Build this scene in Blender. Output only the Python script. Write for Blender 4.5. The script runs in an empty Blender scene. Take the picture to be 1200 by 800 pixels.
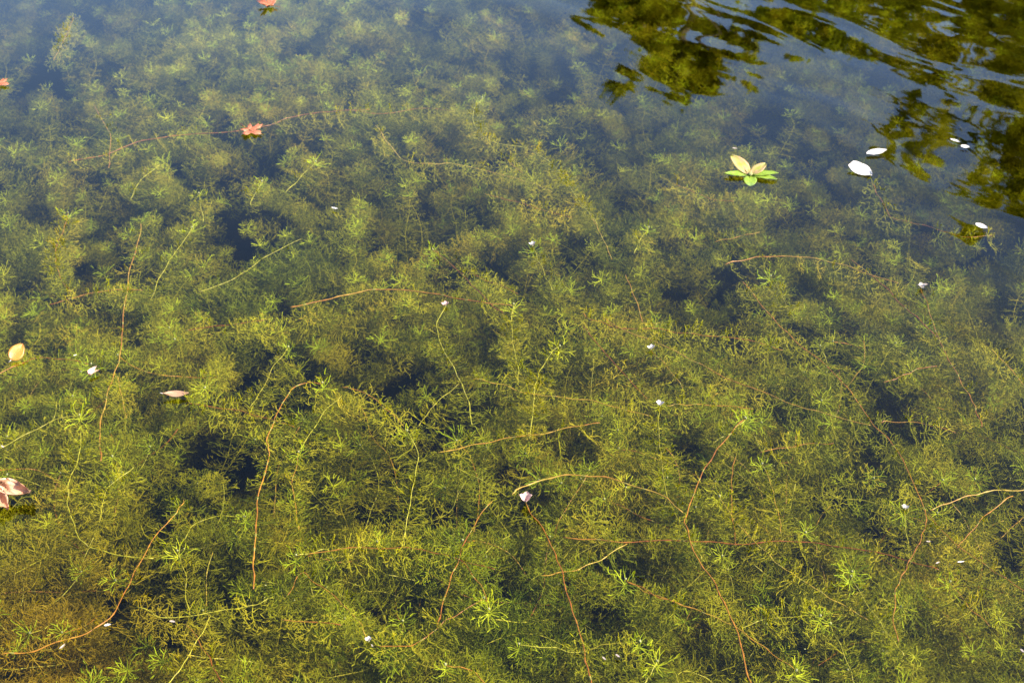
import bpy, bmesh, math, random
import numpy as np
from mathutils import Vector, Matrix, Quaternion, noise as mnoise
R = math.radians
rng = random.Random(7)
sc = bpy.context.scene
col = sc.collection

# ------------------------------------------------------------------ camera
CAM_H, PITCH, VFOV = 1.2, 34.0, 31.0
cd = bpy.data.cameras.new('camera')
cam = bpy.data.objects.new('camera', cd); col.objects.link(cam)
cam.location = (0, 0, CAM_H); cam.rotation_euler = (R(90 - PITCH), 0, 0)
cd.sensor_width = 36.0
cd.lens = 18.0 / (1.5 * math.tan(R(VFOV / 2)))
cd.clip_start = 0.02; cd.clip_end = 3000
cd.dof.use_dof = True; cd.dof.focus_distance = 1.85; cd.dof.aperture_fstop = 10.0
sc.camera = cam
# ------------------------------------------------------------------ sky, sun, exposure
SUN_EL, SUN_AZ = R(42), R(106)          # azimuth clockwise from +Y (straight ahead): from the right, a little behind
w = bpy.data.worlds.new('World'); sc.world = w; w.use_nodes = True
wn = w.node_tree.nodes; wl = w.node_tree.links; wn.clear()
sk = wn.new('ShaderNodeTexSky'); sk.sky_type = 'NISHITA'; sk.sun_disc = False
sk.sun_elevation = SUN_EL; sk.sun_rotation = SUN_AZ
sk.air_density = 1.0; sk.dust_density = 2.6; sk.ozone_density = 4.0
bg = wn.new('ShaderNodeBackground'); bg.inputs['Strength'].default_value = 0.125
wo = wn.new('ShaderNodeOutputWorld')
wl.new(sk.outputs[0], bg.inputs[0]); wl.new(bg.outputs[0], wo.inputs[0])
sd = bpy.data.lights.new('sun', 'SUN'); sd.energy = 5.0; sd.angle = R(0.53); sd.color = (1.0, 0.91, 0.74)
sun = bpy.data.objects.new('sun', sd); col.objects.link(sun)
sv = Vector((math.sin(SUN_AZ) * math.cos(SUN_EL), math.cos(SUN_AZ) * math.cos(SUN_EL), math.sin(SUN_EL)))
sun.rotation_euler = sv.to_track_quat('Z', 'Y').to_euler(); sun.location = sv * 40
sc.view_settings.view_transform = 'Standard'; sc.view_settings.look = 'None'
sc.view_settings.exposure = 2.1; sc.view_settings.gamma = 1.0
sc.view_settings.use_curve_mapping = False
sc.cycles.use_denoising = True
sc.cycles.max_bounces = 8; sc.cycles.transparent_max_bounces = 12
sc.cycles.diffuse_bounces = 3; sc.cycles.glossy_bounces = 3; sc.cycles.transmission_bounces = 4
sc.cycles.volume_bounces = 0; sc.cycles.caustics_reflective = False; sc.cycles.caustics_refractive = False

# ------------------------------------------------------------------ helpers
TV = math.tan(R(VFOV / 2)); TH = 1.5 * TV
CP, SP = math.cos(R(PITCH)), math.sin(R(PITCH))
def at(px, py, z=0.0):
    """ground point under a photo pixel (1200 x 800) at height z"""
    u = (px / 600 - 1) * TH; v = (1 - py / 400) * TV
    dx, dy, dz = u, CP + v * SP, -SP + v * CP
    t = (z - CAM_H) / dz
    return Vector((dx * t, dy * t, z))
def pix(p):
    d = Vector(p) - Vector((0, 0, CAM_H))
    f = d.y * CP - d.z * SP; u = d.x / f; v = (d.y * SP + d.z * CP) / f
    return (u / TH + 1) * 600, (1 - v / TV) * 400
def mpp(px, py):                       # metres per photo pixel across
    return (at(px + 1, py) - at(px, py)).length
def tag(o, label=None, cat=None, group=None, kind=None):
    if label: o['label'] = label
    if cat: o['category'] = cat
    if group: o['group'] = group
    if kind: o['kind'] = kind
    return o
def link(name, me, parent=None, mat=None):
    o = bpy.data.objects.new(name, me); col.objects.link(o)
    if parent: o.parent = parent
    return o
def mesh(name, v, f, mat=None, smooth=True):
    me = bpy.data.meshes.new(name); me.from_pydata([tuple(p) for p in v], [], f)
    if mat: me.materials.append(mat)
    if smooth: me.polygons.foreach_set('use_smooth', [True] * len(me.polygons))
    me.update(); return me
def empty(name, loc):
    o = bpy.data.objects.new(name, None); col.objects.link(o); o.location = loc
    o.empty_display_size = .02; return o
def catmull(P, n=6):
    P = [Vector(p) for p in P]
    if len(P) == 2: return [P[0].lerp(P[1], i / n) for i in range(n + 1)]
    Q = [P[0] * 2 - P[1]] + P + [P[-1] * 2 - P[-2]]
    out = []
    for i in range(1, len(Q) - 2):
        a, b, c, d = Q[i - 1:i + 3]
        for k in range(n):
            t = k / n
            out.append(.5 * (2 * b + (c - a) * t + (2 * a - 5 * b + 4 * c - d) * t * t + (3 * b - a - 3 * c + d) * t ** 3))
    out.append(P[-1]); return out
def tube(P, r0, r1, sides=5, nodes=()):
    """vertices and faces of a tapering tube along P"""
    V, F = [], []
    n = len(P); up = Vector((0, 0, 1))
    for i, p in enumerate(P):
        t = (P[min(i + 1, n - 1)] - P[max(i - 1, 0)])
        t = t.normalized() if t.length > 1e-9 else up
        s = t.cross(up if abs(t.z) < .95 else Vector((1, 0, 0))).normalized(); q = s.cross(t)
        r = r0 + (r1 - r0) * i / max(1, n - 1)
        if i in nodes: r *= 1.7
        for k in range(sides):
            a = 2 * math.pi * k / sides
            V.append(p + s * (r * math.cos(a)) + q * (r * math.sin(a)))
    for i in range(n - 1):
        for k in range(sides):
            a = i * sides + k; b = i * sides + (k + 1) % sides
            F.append((a, b, b + sides, a + sides))
    F.append(tuple(range(sides))[::-1]); F.append(tuple(range((n - 1) * sides, n * sides)))
    return V, F

# ------------------------------------------------------------------ materials
def new_mat(name):
    m = bpy.data.materials.new(name); m.use_nodes = True
    m.node_tree.nodes.clear(); return m, m.node_tree.nodes, m.node_tree.links
def N(ns, t, **kw):
    n = ns.new(t)
    for k, v in kw.items():
        if hasattr(n, k): setattr(n, k, v)
        else: n.inputs[k].default_value = v
    return n
def ramp(ns, stops, interp='LINEAR'):
    r = ns.new('ShaderNodeValToRGB'); r.color_ramp.interpolation = interp
    e = r.color_ramp.elements
    while len(e) < len(stops): e.new(.5)
    for el, (p, c) in zip(e, stops): el.position = p; el.color = (*c, 1)
    return r
def leafy(name, stops, scale, transl=.35, rough=.5, tint=None, spec=.04, patch=None):
    """thin plant tissue: reflects and lets light through; colour mottled in the plant's own space"""
    m, ns, L = new_mat(name)
    geo = N(ns, 'ShaderNodeNewGeometry'); inf = N(ns, 'ShaderNodeObjectInfo')
    nz = N(ns, 'ShaderNodeTexNoise'); nz.inputs['Scale'].default_value = scale; nz.inputs['Detail'].default_value = 3
    L.new(geo.outputs['Position'], nz.inputs['Vector'])
    ad = N(ns, 'ShaderNodeMath', operation='MULTIPLY_ADD'); ad.inputs[1].default_value = .45
    L.new(inf.outputs['Random'], ad.inputs[0])
    sb = N(ns, 'ShaderNodeMath', operation='SUBTRACT'); sb.inputs[1].default_value = .22
    L.new(nz.outputs['Fac'], sb.inputs[0]); L.new(sb.outputs[0], ad.inputs[2])
    rp = ramp(ns, stops); L.new(ad.outputs[0], rp.inputs[0])
    out_c = rp.outputs[0]
    for (cx, cy, r0, r1, colr, amt) in (patch or []):
        ds = N(ns, 'ShaderNodeVectorMath', operation='DISTANCE'); ds.inputs[1].default_value = (cx, cy, -.06)
        L.new(geo.outputs['Position'], ds.inputs[0])
        mr = N(ns, 'ShaderNodeMapRange', interpolation_type='SMOOTHSTEP'); mr.inputs['From Min'].default_value = r0
        mr.inputs['From Max'].default_value = r1; mr.inputs['To Min'].default_value = amt; mr.inputs['To Max'].default_value = 0
        L.new(ds.outputs['Value'], mr.inputs['Value'])
        mx = N(ns, 'ShaderNodeMix', data_type='RGBA'); mx.inputs['B'].default_value = (0, 0, 0, 1)
        mx.inputs[7].default_value = (*colr, 1)
        L.new(mr.outputs[0], mx.inputs[0]); L.new(out_c, mx.inputs[6]); out_c = mx.outputs[2]
    pb = N(ns, 'ShaderNodeBsdfPrincipled'); pb.inputs['Roughness'].default_value = rough
    pb.inputs['Specular IOR Level'].default_value = spec
    tr = N(ns, 'ShaderNodeBsdfTranslucent'); L.new(out_c, pb.inputs['Base Color']); L.new(out_c, tr.inputs['Color'])
    mx = N(ns, 'ShaderNodeMixShader'); mx.inputs[0].default_value = transl
    o = N(ns, 'ShaderNodeOutputMaterial')
    L.new(pb.outputs[0], mx.inputs[1]); L.new(tr.outputs[0], mx.inputs[2]); L.new(mx.outputs[0], o.inputs['Surface'])
    return m
_p1, _p2, _p3, _p4 = at(610, 690), at(215, 660), at(40, 730), at(300, 290)
PATCH = [(_p1.x, _p1.y, .02, .22, (0.052, 0.081, 0.002), .75), (_p2.x, _p2.y, .01, .12, (0.062, 0.087, 0.002), .7),
         (_p3.x, _p3.y, .05, .32, (0.128, 0.074, 0.003), .8), (_p4.x, _p4.y, .03, .30, (0.057, 0.078, 0.003), .5)]
M_whorl = leafy('waterweed leaf', [(.08, (.036, .046, .002)), (.34, (.104, .112, .003)), (.62, (.190, .176, .005)), (.92, (.275, .205, .012))], 6, .32, patch=PATCH)
M_tip = leafy('waterweed young leaf', [(.1, (0.126, 0.175, 0.004)), (.5, (0.215, 0.254, 0.006)), (.9, (0.293, 0.283, 0.011))], 4, .35)
M_red = leafy('red stem', [(.15, (.075, .018, .003)), (.45, (.14, .044, .005)), (.62, (.19, .095, .010)), (.85, (.22, .16, .02))], 9, .1, .35, spec=.2)
M_tan = leafy('tan stem', [(.15, (.12, .038, .004)), (.45, (.20, .085, .008)), (.72, (.24, .15, .014)), (.95, (.27, .22, .03))], 9, .1, .35, spec=.2)
M_green = leafy('yellow green stem', [(.1, (.13, .105, .006)), (.5, (.20, .185, .010)), (.85, (.26, .24, .03))], 13, .15, .35, spec=.2)
STEM_MAT = {'r': M_red, 'o': M_tan, 'g': M_green}
def simple(name, c, rough=.5, transl=.25, stops=None, scale=60):
    return leafy(name, stops or [(.1, tuple(x * .8 for x in c)), (.5, c), (.9, tuple(min(1, x * 1.15) for x in c))], scale, transl, rough)
M_bud_glint = simple('pale bud with glint', (0.204, 0.204, 0.090), .25)  # pale colour carries the painted glint of the strand tips
M_node = simple('pale stem node', (0.187, 0.164, 0.037), .25)
M_white = simple('white petal', (0.40, 0.36, 0.34), .4, .3)
M_pinkw = simple('pinkish petal', (0.490, 0.320, 0.286), .4, .3)

# mud bed and bank
m_bed, ns, L = new_mat('mud and grass')
geo = N(ns, 'ShaderNodeNewGeometry'); sx = N(ns, 'ShaderNodeSeparateXYZ'); L.new(geo.outputs['Position'], sx.inputs[0])
n1 = N(ns, 'ShaderNodeTexNoise'); n1.inputs['Scale'].default_value = 3; n1.inputs['Detail'].default_value = 8
L.new(geo.outputs['Position'], n1.inputs['Vector'])
mud = ramp(ns, [(.3, (.018, .016, .010)), (.7, (.040, .033, .018))]); L.new(n1.outputs['Fac'], mud.inputs[0])
grs = ramp(ns, [(.3, (.030, .045, .010)), (.7, (.080, .095, .022))]); L.new(n1.outputs['Fac'], grs.inputs[0])
mr = N(ns, 'ShaderNodeMapRange'); mr.inputs['From Min'].default_value = .02; mr.inputs['From Max'].default_value = .18
L.new(sx.outputs['Z'], mr.inputs['Value'])
mx = N(ns, 'ShaderNodeMix', data_type='RGBA'); L.new(mr.outputs[0], mx.inputs[0]); L.new(mud.outputs[0], mx.inputs[6]); L.new(grs.outputs[0], mx.inputs[7])
pb = N(ns, 'ShaderNodeBsdfPrincipled'); pb.inputs['Roughness'].default_value = .9; L.new(mx.outputs[2], pb.inputs['Base Color'])
bp = N(ns, 'ShaderNodeBump'); bp.inputs['Strength'].default_value = .6; bp.inputs['Distance'].default_value = .05
L.new(n1.outputs['Fac'], bp.inputs['Height']); L.new(bp.outputs[0], pb.inputs['Normal'])
o = N(ns, 'ShaderNodeOutputMaterial'); L.new(pb.outputs[0], o.inputs['Surface'])

# water: still on the left, a breath of wind on the right; clear brownish-green body
m_water, ns, L = new_mat('pond water')
geo = N(ns, 'ShaderNodeNewGeometry')
mp = N(ns, 'ShaderNodeMapping'); mp.inputs['Scale'].default_value = (.7, 2.0, 1)
m0 = N(ns, 'ShaderNodeMapping'); m0.inputs['Rotation'].default_value = (0, 0, R(52))
L.new(geo.outputs['Position'], m0.inputs['Vector']); L.new(m0.outputs[0], mp.inputs['Vector'])
wa = N(ns, 'ShaderNodeTexNoise'); wa.inputs['Scale'].default_value = 2.6; wa.inputs['Detail'].default_value = 1.1; wa.inputs['Roughness'].default_value = .45
wa.inputs['Distortion'].default_value = .6
wb = N(ns, 'ShaderNodeTexNoise'); wb.inputs['Scale'].default_value = 1.1; wb.inputs['Detail'].default_value = 1
L.new(mp.outputs[0], wa.inputs['Vector']); L.new(mp.outputs[0], wb.inputs['Vector'])
hs = N(ns, 'ShaderNodeMath', operation='MULTIPLY_ADD'); hs.inputs[1].default_value = .8
L.new(wb.outputs['Fac'], hs.inputs[0]); L.new(wa.outputs['Fac'], hs.inputs[2])
dt = N(ns, 'ShaderNodeVectorMath', operation='DOT_PRODUCT'); dt.inputs[1].default_value = (.75, .45, 0)
L.new(geo.outputs['Position'], dt.inputs[0])
wm = N(ns, 'ShaderNodeMapRange', interpolation_type='SMOOTHSTEP'); wm.inputs['From Min'].default_value = .9; wm.inputs['From Max'].default_value = 2.3
wm.inputs['To Min'].default_value = .25; wm.inputs['To Max'].default_value = 1.0
L.new(dt.outputs['Value'], wm.inputs['Value'])
bp = N(ns, 'ShaderNodeBump'); bp.inputs['Distance'].default_value = .0056
L.new(wm.outputs[0], bp.inputs['Strength']); L.new(hs.outputs[0], bp.inputs['Height'])
# mirror share of a water skin by angle (Schlick, 2 % head on), the same from above and below
lw = N(ns, 'ShaderNodeLayerWeight'); lw.inputs['Blend'].default_value = .5; L.new(bp.outputs[0], lw.inputs['Normal'])
pw = N(ns, 'ShaderNodeMath', operation='POWER'); pw.inputs[1].default_value = 5; L.new(lw.outputs['Facing'], pw.inputs[0])
fr = N(ns, 'ShaderNodeMath', operation='MULTIPLY_ADD'); fr.inputs[1].default_value = .98; fr.inputs[2].default_value = .02; L.new(pw.outputs[0], fr.inputs[0])
gl = N(ns, 'ShaderNodeBsdfGlossy'); gl.inputs['Roughness'].default_value = .02; L.new(bp.outputs[0], gl.inputs['Normal'])
tr = N(ns, 'ShaderNodeBsdfTransparent')
mx = N(ns, 'ShaderNodeMixShader'); L.new(fr.outputs[0], mx.inputs[0]); L.new(tr.outputs[0], mx.inputs[1]); L.new(gl.outputs[0], mx.inputs[2])
va = N(ns, 'ShaderNodeVolumeAbsorption'); va.inputs['Color'].default_value = (.62, .62, .40, 1); va.inputs['Density'].default_value = 4.0
o = N(ns, 'ShaderNodeOutputMaterial'); L.new(mx.outputs[0], o.inputs['Surface']); L.new(va.outputs[0], o.inputs['Volume'])

# ------------------------------------------------------------------ the setting: ground with the pond hollow, water
def sstep(a, b, x):
    t = min(1, max(0, (x - a) / (b - a))); return t * t * (3 - 2 * t)
def ground_h(x, y):
    near = sstep(.55, -.25, y); far = sstep(9.6, 11.2, y + .5 * math.sin(x * .35)); sides = sstep(13, 15.5, abs(x))
    k = max(near, far, sides)
    h = -.62 + .95 * k
    h += .05 * mnoise.noise(Vector((x * 1.3, y * 1.3, 0)))
    rr = math.hypot(x, y - 5)
    return h + .9 * sstep(16, 90, rr) + 7 * sstep(150, 1200, rr) * (.5 + mnoise.noise(Vector((x * .002, y * .002, 3))))
def axis(a, b, fine, ext):
    xs = list(np.arange(a, b + 1e-6, fine)); s = fine
    lo, hi = [a], [b]
    while hi[-1] < ext: s *= 1.32; hi.append(hi[-1] + s); lo.append(lo[-1] - s)
    return lo[:0:-1] + xs + hi[1:]
xs, ys = axis(-16, 16, .4, 1500), axis(-2, 13, .3, 1500)
V = [(x, y, ground_h(x, y)) for y in ys for x in xs]; nx = len(xs)
F = [(j * nx + i, j * nx + i + 1, (j + 1) * nx + i + 1, (j + 1) * nx + i) for j in range(len(ys) - 1) for i in range(nx - 1)]
tag(link('ground', mesh('ground', V, F, m_bed)), kind='structure')
a, b, c, d, e = -15.4, 15.4, -.4, 11.9, -1.2
wv = [(a, c, e), (b, c, e), (b, d, e), (a, d, e), (a, c, 0), (b, c, 0), (b, d, 0), (a, d, 0)]
wf = [(3, 2, 1, 0), (4, 5, 6, 7), (0, 1, 5, 4), (1, 2, 6, 5), (2, 3, 7, 6), (3, 0, 4, 7)]
tag(link('water', mesh('water', wv, wf, m_water, False)), kind='structure')

# ------------------------------------------------------------------ far bank trees (seen mirrored in the water)
M_bark = simple('bark', (.10, .075, .05), .9, 0, scale=9)
M_tree = leafy('tree foliage', [(.1, (.11, .15, .005)), (.45, (.24, .27, .006)), (.8, (.36, .31, .007))], .9, .5, .5)
def tree(loc, height, rad, clumps, seed, label, nl=9000, leaf=.13):
    g = random.Random(seed); t = empty('bank_tree', loc); tag(t, label, 'tree', 'trees on the far bank')
    V, F = [], []
    def add(P, r0, r1, s=7):
        v, f = tube(P, r0, r1, s); k = len(V); V.extend(v); F.extend(tuple(i + k for i in q) for q in f)
    top = Vector((g.uniform(-.3, .3), g.uniform(-.3, .3), height * .8))
    add(catmull([(0, 0, -.3), (g.uniform(-.1, .1), .05, height * .25), (g.uniform(-.2, .2), -.1, height * .5), top]), .03 * height, .008 * height, 9)
    me = mesh('trunk', V, F, M_bark); link('trunk', me, t)
    for (c, r) in clumps:
        V, F = [], []
        c = Vector(c); st = Vector((0, 0, min(height * .6, max(height * .2, c.z * .6))))
        add(catmull([st, st.lerp(c, .5) + Vector((0, 0, .15 * (c - st).length)), c]), .011 * height, .003 * height, 6)
        link('limb', mesh('limb', V, F, M_bark), t)
    V, F = [], []
    tot = sum(r[0] * r[1] for _, r in clumps)
    for (c, r) in clumps:
        c = Vector(c); n = int(nl * r[0] * r[1] / tot)
        subs = [Vector((g.gauss(0, .5), g.gauss(0, .5), g.gauss(0, .45))) for _ in range(max(6, n // 45))]
        for _ in range(n):
            s = g.choice(subs); p = s + Vector((g.gauss(0, .13), g.gauss(0, .13), g.gauss(0, .10)))
            p = c + Vector((p.x * r[0], p.y * r[0], p.z * r[1]))
            q = Quaternion((g.gauss(0, 1), g.gauss(0, 1), g.gauss(0, 1), g.gauss(0, 1))).normalized()
            l = leaf * g.uniform(.7, 1.3); k = len(V)
            for a in ((-l, 0, 0), (-.2 * l, -.45 * l, .08 * l), (l, 0, 0), (-.2 * l, .45 * l, .08 * l)): V.append(p + q @ Vector(a))
            F.append((k, k + 1, k + 2, k + 3))
    link('crown', mesh('crown', V, F, M_tree, False), t)
def cl(n, seed, height, rad, z0=.3):
    g = random.Random(seed); out = []
    for i in range(n):
        a = g.uniform(0, 6.283); h = g.uniform(z0, 1.0); w = math.sqrt(max(.05, 1 - ((h - .5) / .55) ** 2)) * rad
        q = g.uniform(.35, .95)
        out.append(((math.cos(a) * w * q, math.sin(a) * w * q, h * height * .95), (rad * g.uniform(.28, .45), rad * g.uniform(.2, .3))))
    return out
tree((6.95, 13.6, .3), 4.4, 3.5, cl(44, 5, 4.4, 3.5), 5, 'tall broad olive green tree nearest on the far bank, its reflection filling the upper right', 17000, .15)
tree((12.2, 14.8, .3), 5.5, 4.2, cl(40, 6, 5.5, 4.2), 6, 'tallest dense tree on the far bank, rightmost and behind the others', 17000, .15)
tree((2.15, 14.4, .3), 4.4, 1.3, cl(16, 8, 4.4, 1.3), 8, 'small loose tree on the far bank, leftmost of them all', 5500, .14)

tree((3.9, 15.2, .3), 3.9, 1.9, cl(16, 11, 3.9, 1.9), 11, 'low bushy tree on the far bank left of the tall broad one', 8000, .14)

# ------------------------------------------------------------------ waterweed: whorls of forked thread leaves
def make_whorl(seed, nl, rad, cup, w0=.00108, young=False):
    g = random.Random(seed); V, F = [], []
    def seg(P, w):
        k = len(V); n = len(P)
        roll = Vector((g.gauss(0, .6), g.gauss(0, .6), g.gauss(0, 1)))
        for i, p in enumerate(P):
            t = (P[min(i + 1, n - 1)] - P[max(i - 1, 0)]).normalized()
            s = t.cross(roll).normalized() * (w * (1 - .25 * i / n)); V.append(p - s * .5); V.append(p + s * .5)
        for i in range(n - 1): F.append((k + 2 * i, k + 2 * i + 1, k + 2 * i + 3, k + 2 * i + 2))
    def grow(p, d, side, lvl, ln, w):
        P = [p]; dd = d.copy(); bend = g.gauss(0, .22) * (1, 1.6, 4.0, 7.5)[lvl] * (.5 if young else 1); lift = g.gauss(0.05, .22) * (.4, .7, 1.8, 1.8)[lvl]
        nseg = (2, 2, 5, 4)[lvl]
        for i in range(nseg):
            dd = (dd + side * (bend / nseg) + Vector((0, 0, 1)) * (lift / nseg)).normalized(); P.append(P[-1] + dd * (ln / nseg))
        seg(P, w)
        if lvl < 2 or (lvl == 2 and g.random() < (.15 if young else .72)):
            kk = 3 if (lvl == 0 and g.random() < .35) else 2
            for j in range(kk):
                a = (j - (kk - 1) / 2) * (1.25 if kk == 2 else .80) * g.uniform(.7, 1.3) * (.75, .62, .6)[lvl]
                nd = (dd * math.cos(a) + side * math.sin(a)).normalized()
                ns_ = (side * math.cos(a) - dd * math.sin(a)).normalized()
                grow(P[-1], nd, ns_, lvl + 1, ln * g.uniform(.7, 1.0), w * .92)
    for i in range(nl):
        a = 2 * math.pi * i / nl + g.gauss(0, .12); r = rad * g.uniform(.82, 1.12)
        d = Vector((math.cos(a), math.sin(a), cup + g.gauss(0, .12))).normalized()
        side = Vector((-math.sin(a), math.cos(a), 0))
        grow(d * .001, d, side, 1 if young else 0, r * (.52 if young else .33), w0)
    me = mesh('whorl', V, F, M_whorl, False); return me
WH = [make_whorl(100 + i, 7 + i % 3, .029 + .002 * (i % 4), [.15, .3, .0, .45][i % 4]) for i in range(10)]
def make_tip(seed):                     # the crowded growing tip: narrow young leaves standing round a pale bud that paints in the tip's glint
    return make_whorl(seed, 14, .021, .30, .00105, True)
TIPS = [make_tip(300 + i) for i in range(4)]
for t_ in TIPS: t_.materials[0] = M_tip; t_.name = 'tip_whorl'
def ball(name, r, mat, sq=1.0, seed=0):
    bm = bmesh.new(); bmesh.ops.create_icosphere(bm, subdivisions=2, radius=r)
    g = random.Random(seed)
    for v in bm.verts: v.co.z *= sq; v.co *= 1 + g.uniform(-.06, .06)
    me = bpy.data.meshes.new(name); bm.to_mesh(me); bm.free(); me.materials.append(mat); return me
BUD = ball('bud', .0017, M_bud_glint, 1.3)
def orient(t, g):
    t = Vector(t)
    if t.length < 1e-9: t = Vector((0, 0, 1))
    q = t.normalized().to_track_quat('Z', 'Y')
    q = q @ Quaternion((0, 0, 1), g.uniform(0, 6.283))
    j = Quaternion((g.gauss(0, 1), g.gauss(0, 1), g.gauss(0, .3)), g.gauss(0, .28)) if True else q
    return q @ j
def along(P, step, start=0.0):
    """points and tangents every `step` metres"""
    out = []; acc = start
    for i in range(len(P) - 1):
        d = (P[i + 1] - P[i]); L_ = d.length
        while acc < L_ and L_ > 0:
            out.append((P[i] + d * (acc / L_), d / L_)); acc += step
        acc -= L_
    return out
def make_flower(parent, p, s, g, mat=None, n=4):
    """small open flower: petals round a tiny centre"""
    mat = mat or M_white
    for i in range(n):
        a = 6.283 * i / n + g.uniform(-.3, .3); lift = g.uniform(.7, 1.9)
        d = Vector((math.cos(a), math.sin(a), lift)).normalized(); sd_ = Vector((-math.sin(a), math.cos(a), 0)); up = d.cross(sd_)
        V = []; prof = [(0, .12), (.35, .42), (.7, .5), (.95, .28), (1.05, .04)]
        for (u, wv_) in prof:
            for k in (-1, 0, 1): V.append(d * (u * s) + sd_ * (k * wv_ * s * .8) + up * ((abs(k) * .12 - u * u * .15) * s))
        F = [(3 * i2 + k, 3 * i2 + k + 1, 3 * i2 + k + 4, 3 * i2 + k + 3) for i2 in range(len(prof) - 1) for k in (0, 1)]
        o = link('petal', mesh('petal', V, F, mat), parent); o.location = p
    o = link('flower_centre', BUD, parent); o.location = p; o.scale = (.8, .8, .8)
def strand(P, hue, r, step, g, label, group=None, tip=True, flower=0, fade=None, wscale=1.0, cat='water plant', hang=.0, fm=None):
    """one trailing stem with its whorls; P runs from the rooted end to the tip"""
    base = P[0].copy()
    t = empty('waterweed_strand', base); tag(t, label, cat, group)
    Q = [p - base for p in P]
    ln = sum((Q[i + 1] - Q[i]).length for i in range(len(Q) - 1)); m_ = max(3, int(ln / .006))
    D = [Q[0]] + [p for p, d in along(Q, ln / m_, ln / m_)]
    if (D[-1] - Q[-1]).length > .001: D.append(Q[-1])
    kn = set(); k = g.randint(1, 4)
    while k < len(D) - 1: kn.add(k); k += g.randint(3, 6)
    v, f = tube(D, r * 1.1, r * .75, 5, kn); me = mesh('stem', v, f, STEM_MAT[hue]); me.materials.append(M_node)
    for k in kn:
        if g.random() < .3:
            for q in range((k - 1) * 5, k * 5): me.polygons[q].material_index = 1
    link('stem', me, t)
    if step:
        pts = along(Q, step, step * .5)
        for i, (p, d) in enumerate(pts):
            if g.random() < .08: continue
            wo_ = link('whorl', WH[g.randrange(len(WH))], t)
            wo_.location = p; wo_.rotation_mode = 'QUATERNION'; wo_.rotation_quaternion = orient(d + Vector((0, -.2, .55)), g)
            s = wscale * g.uniform(.75, 1.1)
            zt = p.z + base.z                      # leaves stay under the water skin
            wo_.scale = (s, s, s)
            if zt > -.024: wo_.location.z = -.024 - base.z
    if tip:
        o = link('tip_whorl', TIPS[g.randrange(4)], t); o.location = (Q[-1].x, Q[-1].y, min(Q[-1].z, -.013 - base.z)); o.rotation_mode = 'QUATERNION'
        o.rotation_quaternion = orient((Q[-1] - Q[-2]).normalized() * .25 + Vector((0, -.5, 1)), g)
        s = g.uniform(.9, 1.25) * wscale; o.scale = (s, s, s)
        o = link('bud', BUD, t); o.location = Q[-1] + Vector((0, 0, .002)); o.rotation_euler = (g.uniform(-.5, .5), g.uniform(-.5, .5), 0)  # pale bead at the tip, its colour standing in for a glint
    if flower: make_flower(t, Q[-1] + Vector((0, 0, .002)), flower, g, fm)
    return t
# --- canopy: where the mat stands high, where it is open, where it sinks away
HOLES = [(382, 540, 30), (85, 460, 52), (300, 392, 45), (418, 490, 36), (1025, 418, 62), (745, 655, 60), (720, 775, 42), (935, 700, 46), (820, 545, 30),
         (108, 312, 48), (712, 352, 30), (268, 188, 38), (905, 325, 40), (425, 60, 45), (40, 40, 85), (640, 70, 55), (830, 175, 55), (265, 628, 40), (860, 640, 34),
         (1080, 720, 60), (420, 690, 34), (520, 450, 30), (320, 650, 26), (60, 610, 28), (1130, 540, 48), (960, 590, 36), (650, 500, 26), (450, 285, 30), (385, 245, 34), (130, 180, 40), (545, 640, 24), (700, 700, 40), (1180, 470, 50), (30, 160, 40), (560, 20, 45), (880, 120, 60), (1130, 330, 55), (1010, 250, 50), (610, 380, 22)]
def hole(px, py):
    k = 0
    for (hx, hy, hr) in HOLES:
        dx, dy = px - hx, (py - hy) * 1.7
        k = max(k, 1 - math.hypot(dx, dy) / (hr * .92))
    return max(0, min(1, k * 2.2))
def deep(px, py):
    """0 where the mat is at the surface, 1 where it has sunk out of sight (upper right, upper left corner)"""
    k = sstep(640, 1250, px + (330 - py) * 1.15 - 60) * sstep(420, 120, py - (px - 900) * .35)
    return max(.5 * k, .6 * sstep(130, -40, py + px * .30))
def canopy(x, y):
    n = mnoise.fractal(Vector((x * 3.1, y * 3.1, 1.7)), 1.0, 2.0, 4)
    return n
gs = random.Random(21)
def gen_strand(x, y, zt, g):
    """rises obliquely from below, then lies over under the surface"""
    a = g.uniform(0, 6.283); ln = g.uniform(.12, .28); P = []
    p = Vector((x, y, zt - g.uniform(.06, .16))); n = 9; turn = g.gauss(0, .22); zr = (zt - p.z)
    for i in range(n):
        u = i / (n - 1); P.append(p.copy()); a += turn + g.gauss(0, .18)
        st = ln / n; dz = zr / n * (1.8 - 1.6 * u)
        if i >= n - 3: dz += .006
        p = p + Vector((math.cos(a) * st, math.sin(a) * st, dz))
    for q in P: q.z = min(q.z, -.024)
    return catmull(P, 3)
cand = []
tries = 0
while tries < 5700:
    tries += 1
    y = gs.uniform(.72, 4.7); hw = .50 + y * .52; x = gs.uniform(-hw, hw)
    px, py = pix((x, y, -.08)); h, dp = hole(px, py), deep(px, py); n = canopy(x, y)
    keep = 1 - .93 * h; keep *= 1 - .55 * dp; keep *= .25 + .75 * sstep(-.55, .15, n)
    if gs.random() > keep: continue
    lay = gs.random()
    zt = (-.034 - .035 * lay / .62 if lay < .62 else -.07 - .20 * (lay - .62) / .38) - .08 * max(0, .25 - n) - .16 * h - .22 * dp
    cand.append((zt, x, y))
LN = []
for (zt, x, y) in cand:
    P = gen_strand(x, y, zt, gs); LN.append((zt, P))
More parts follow.
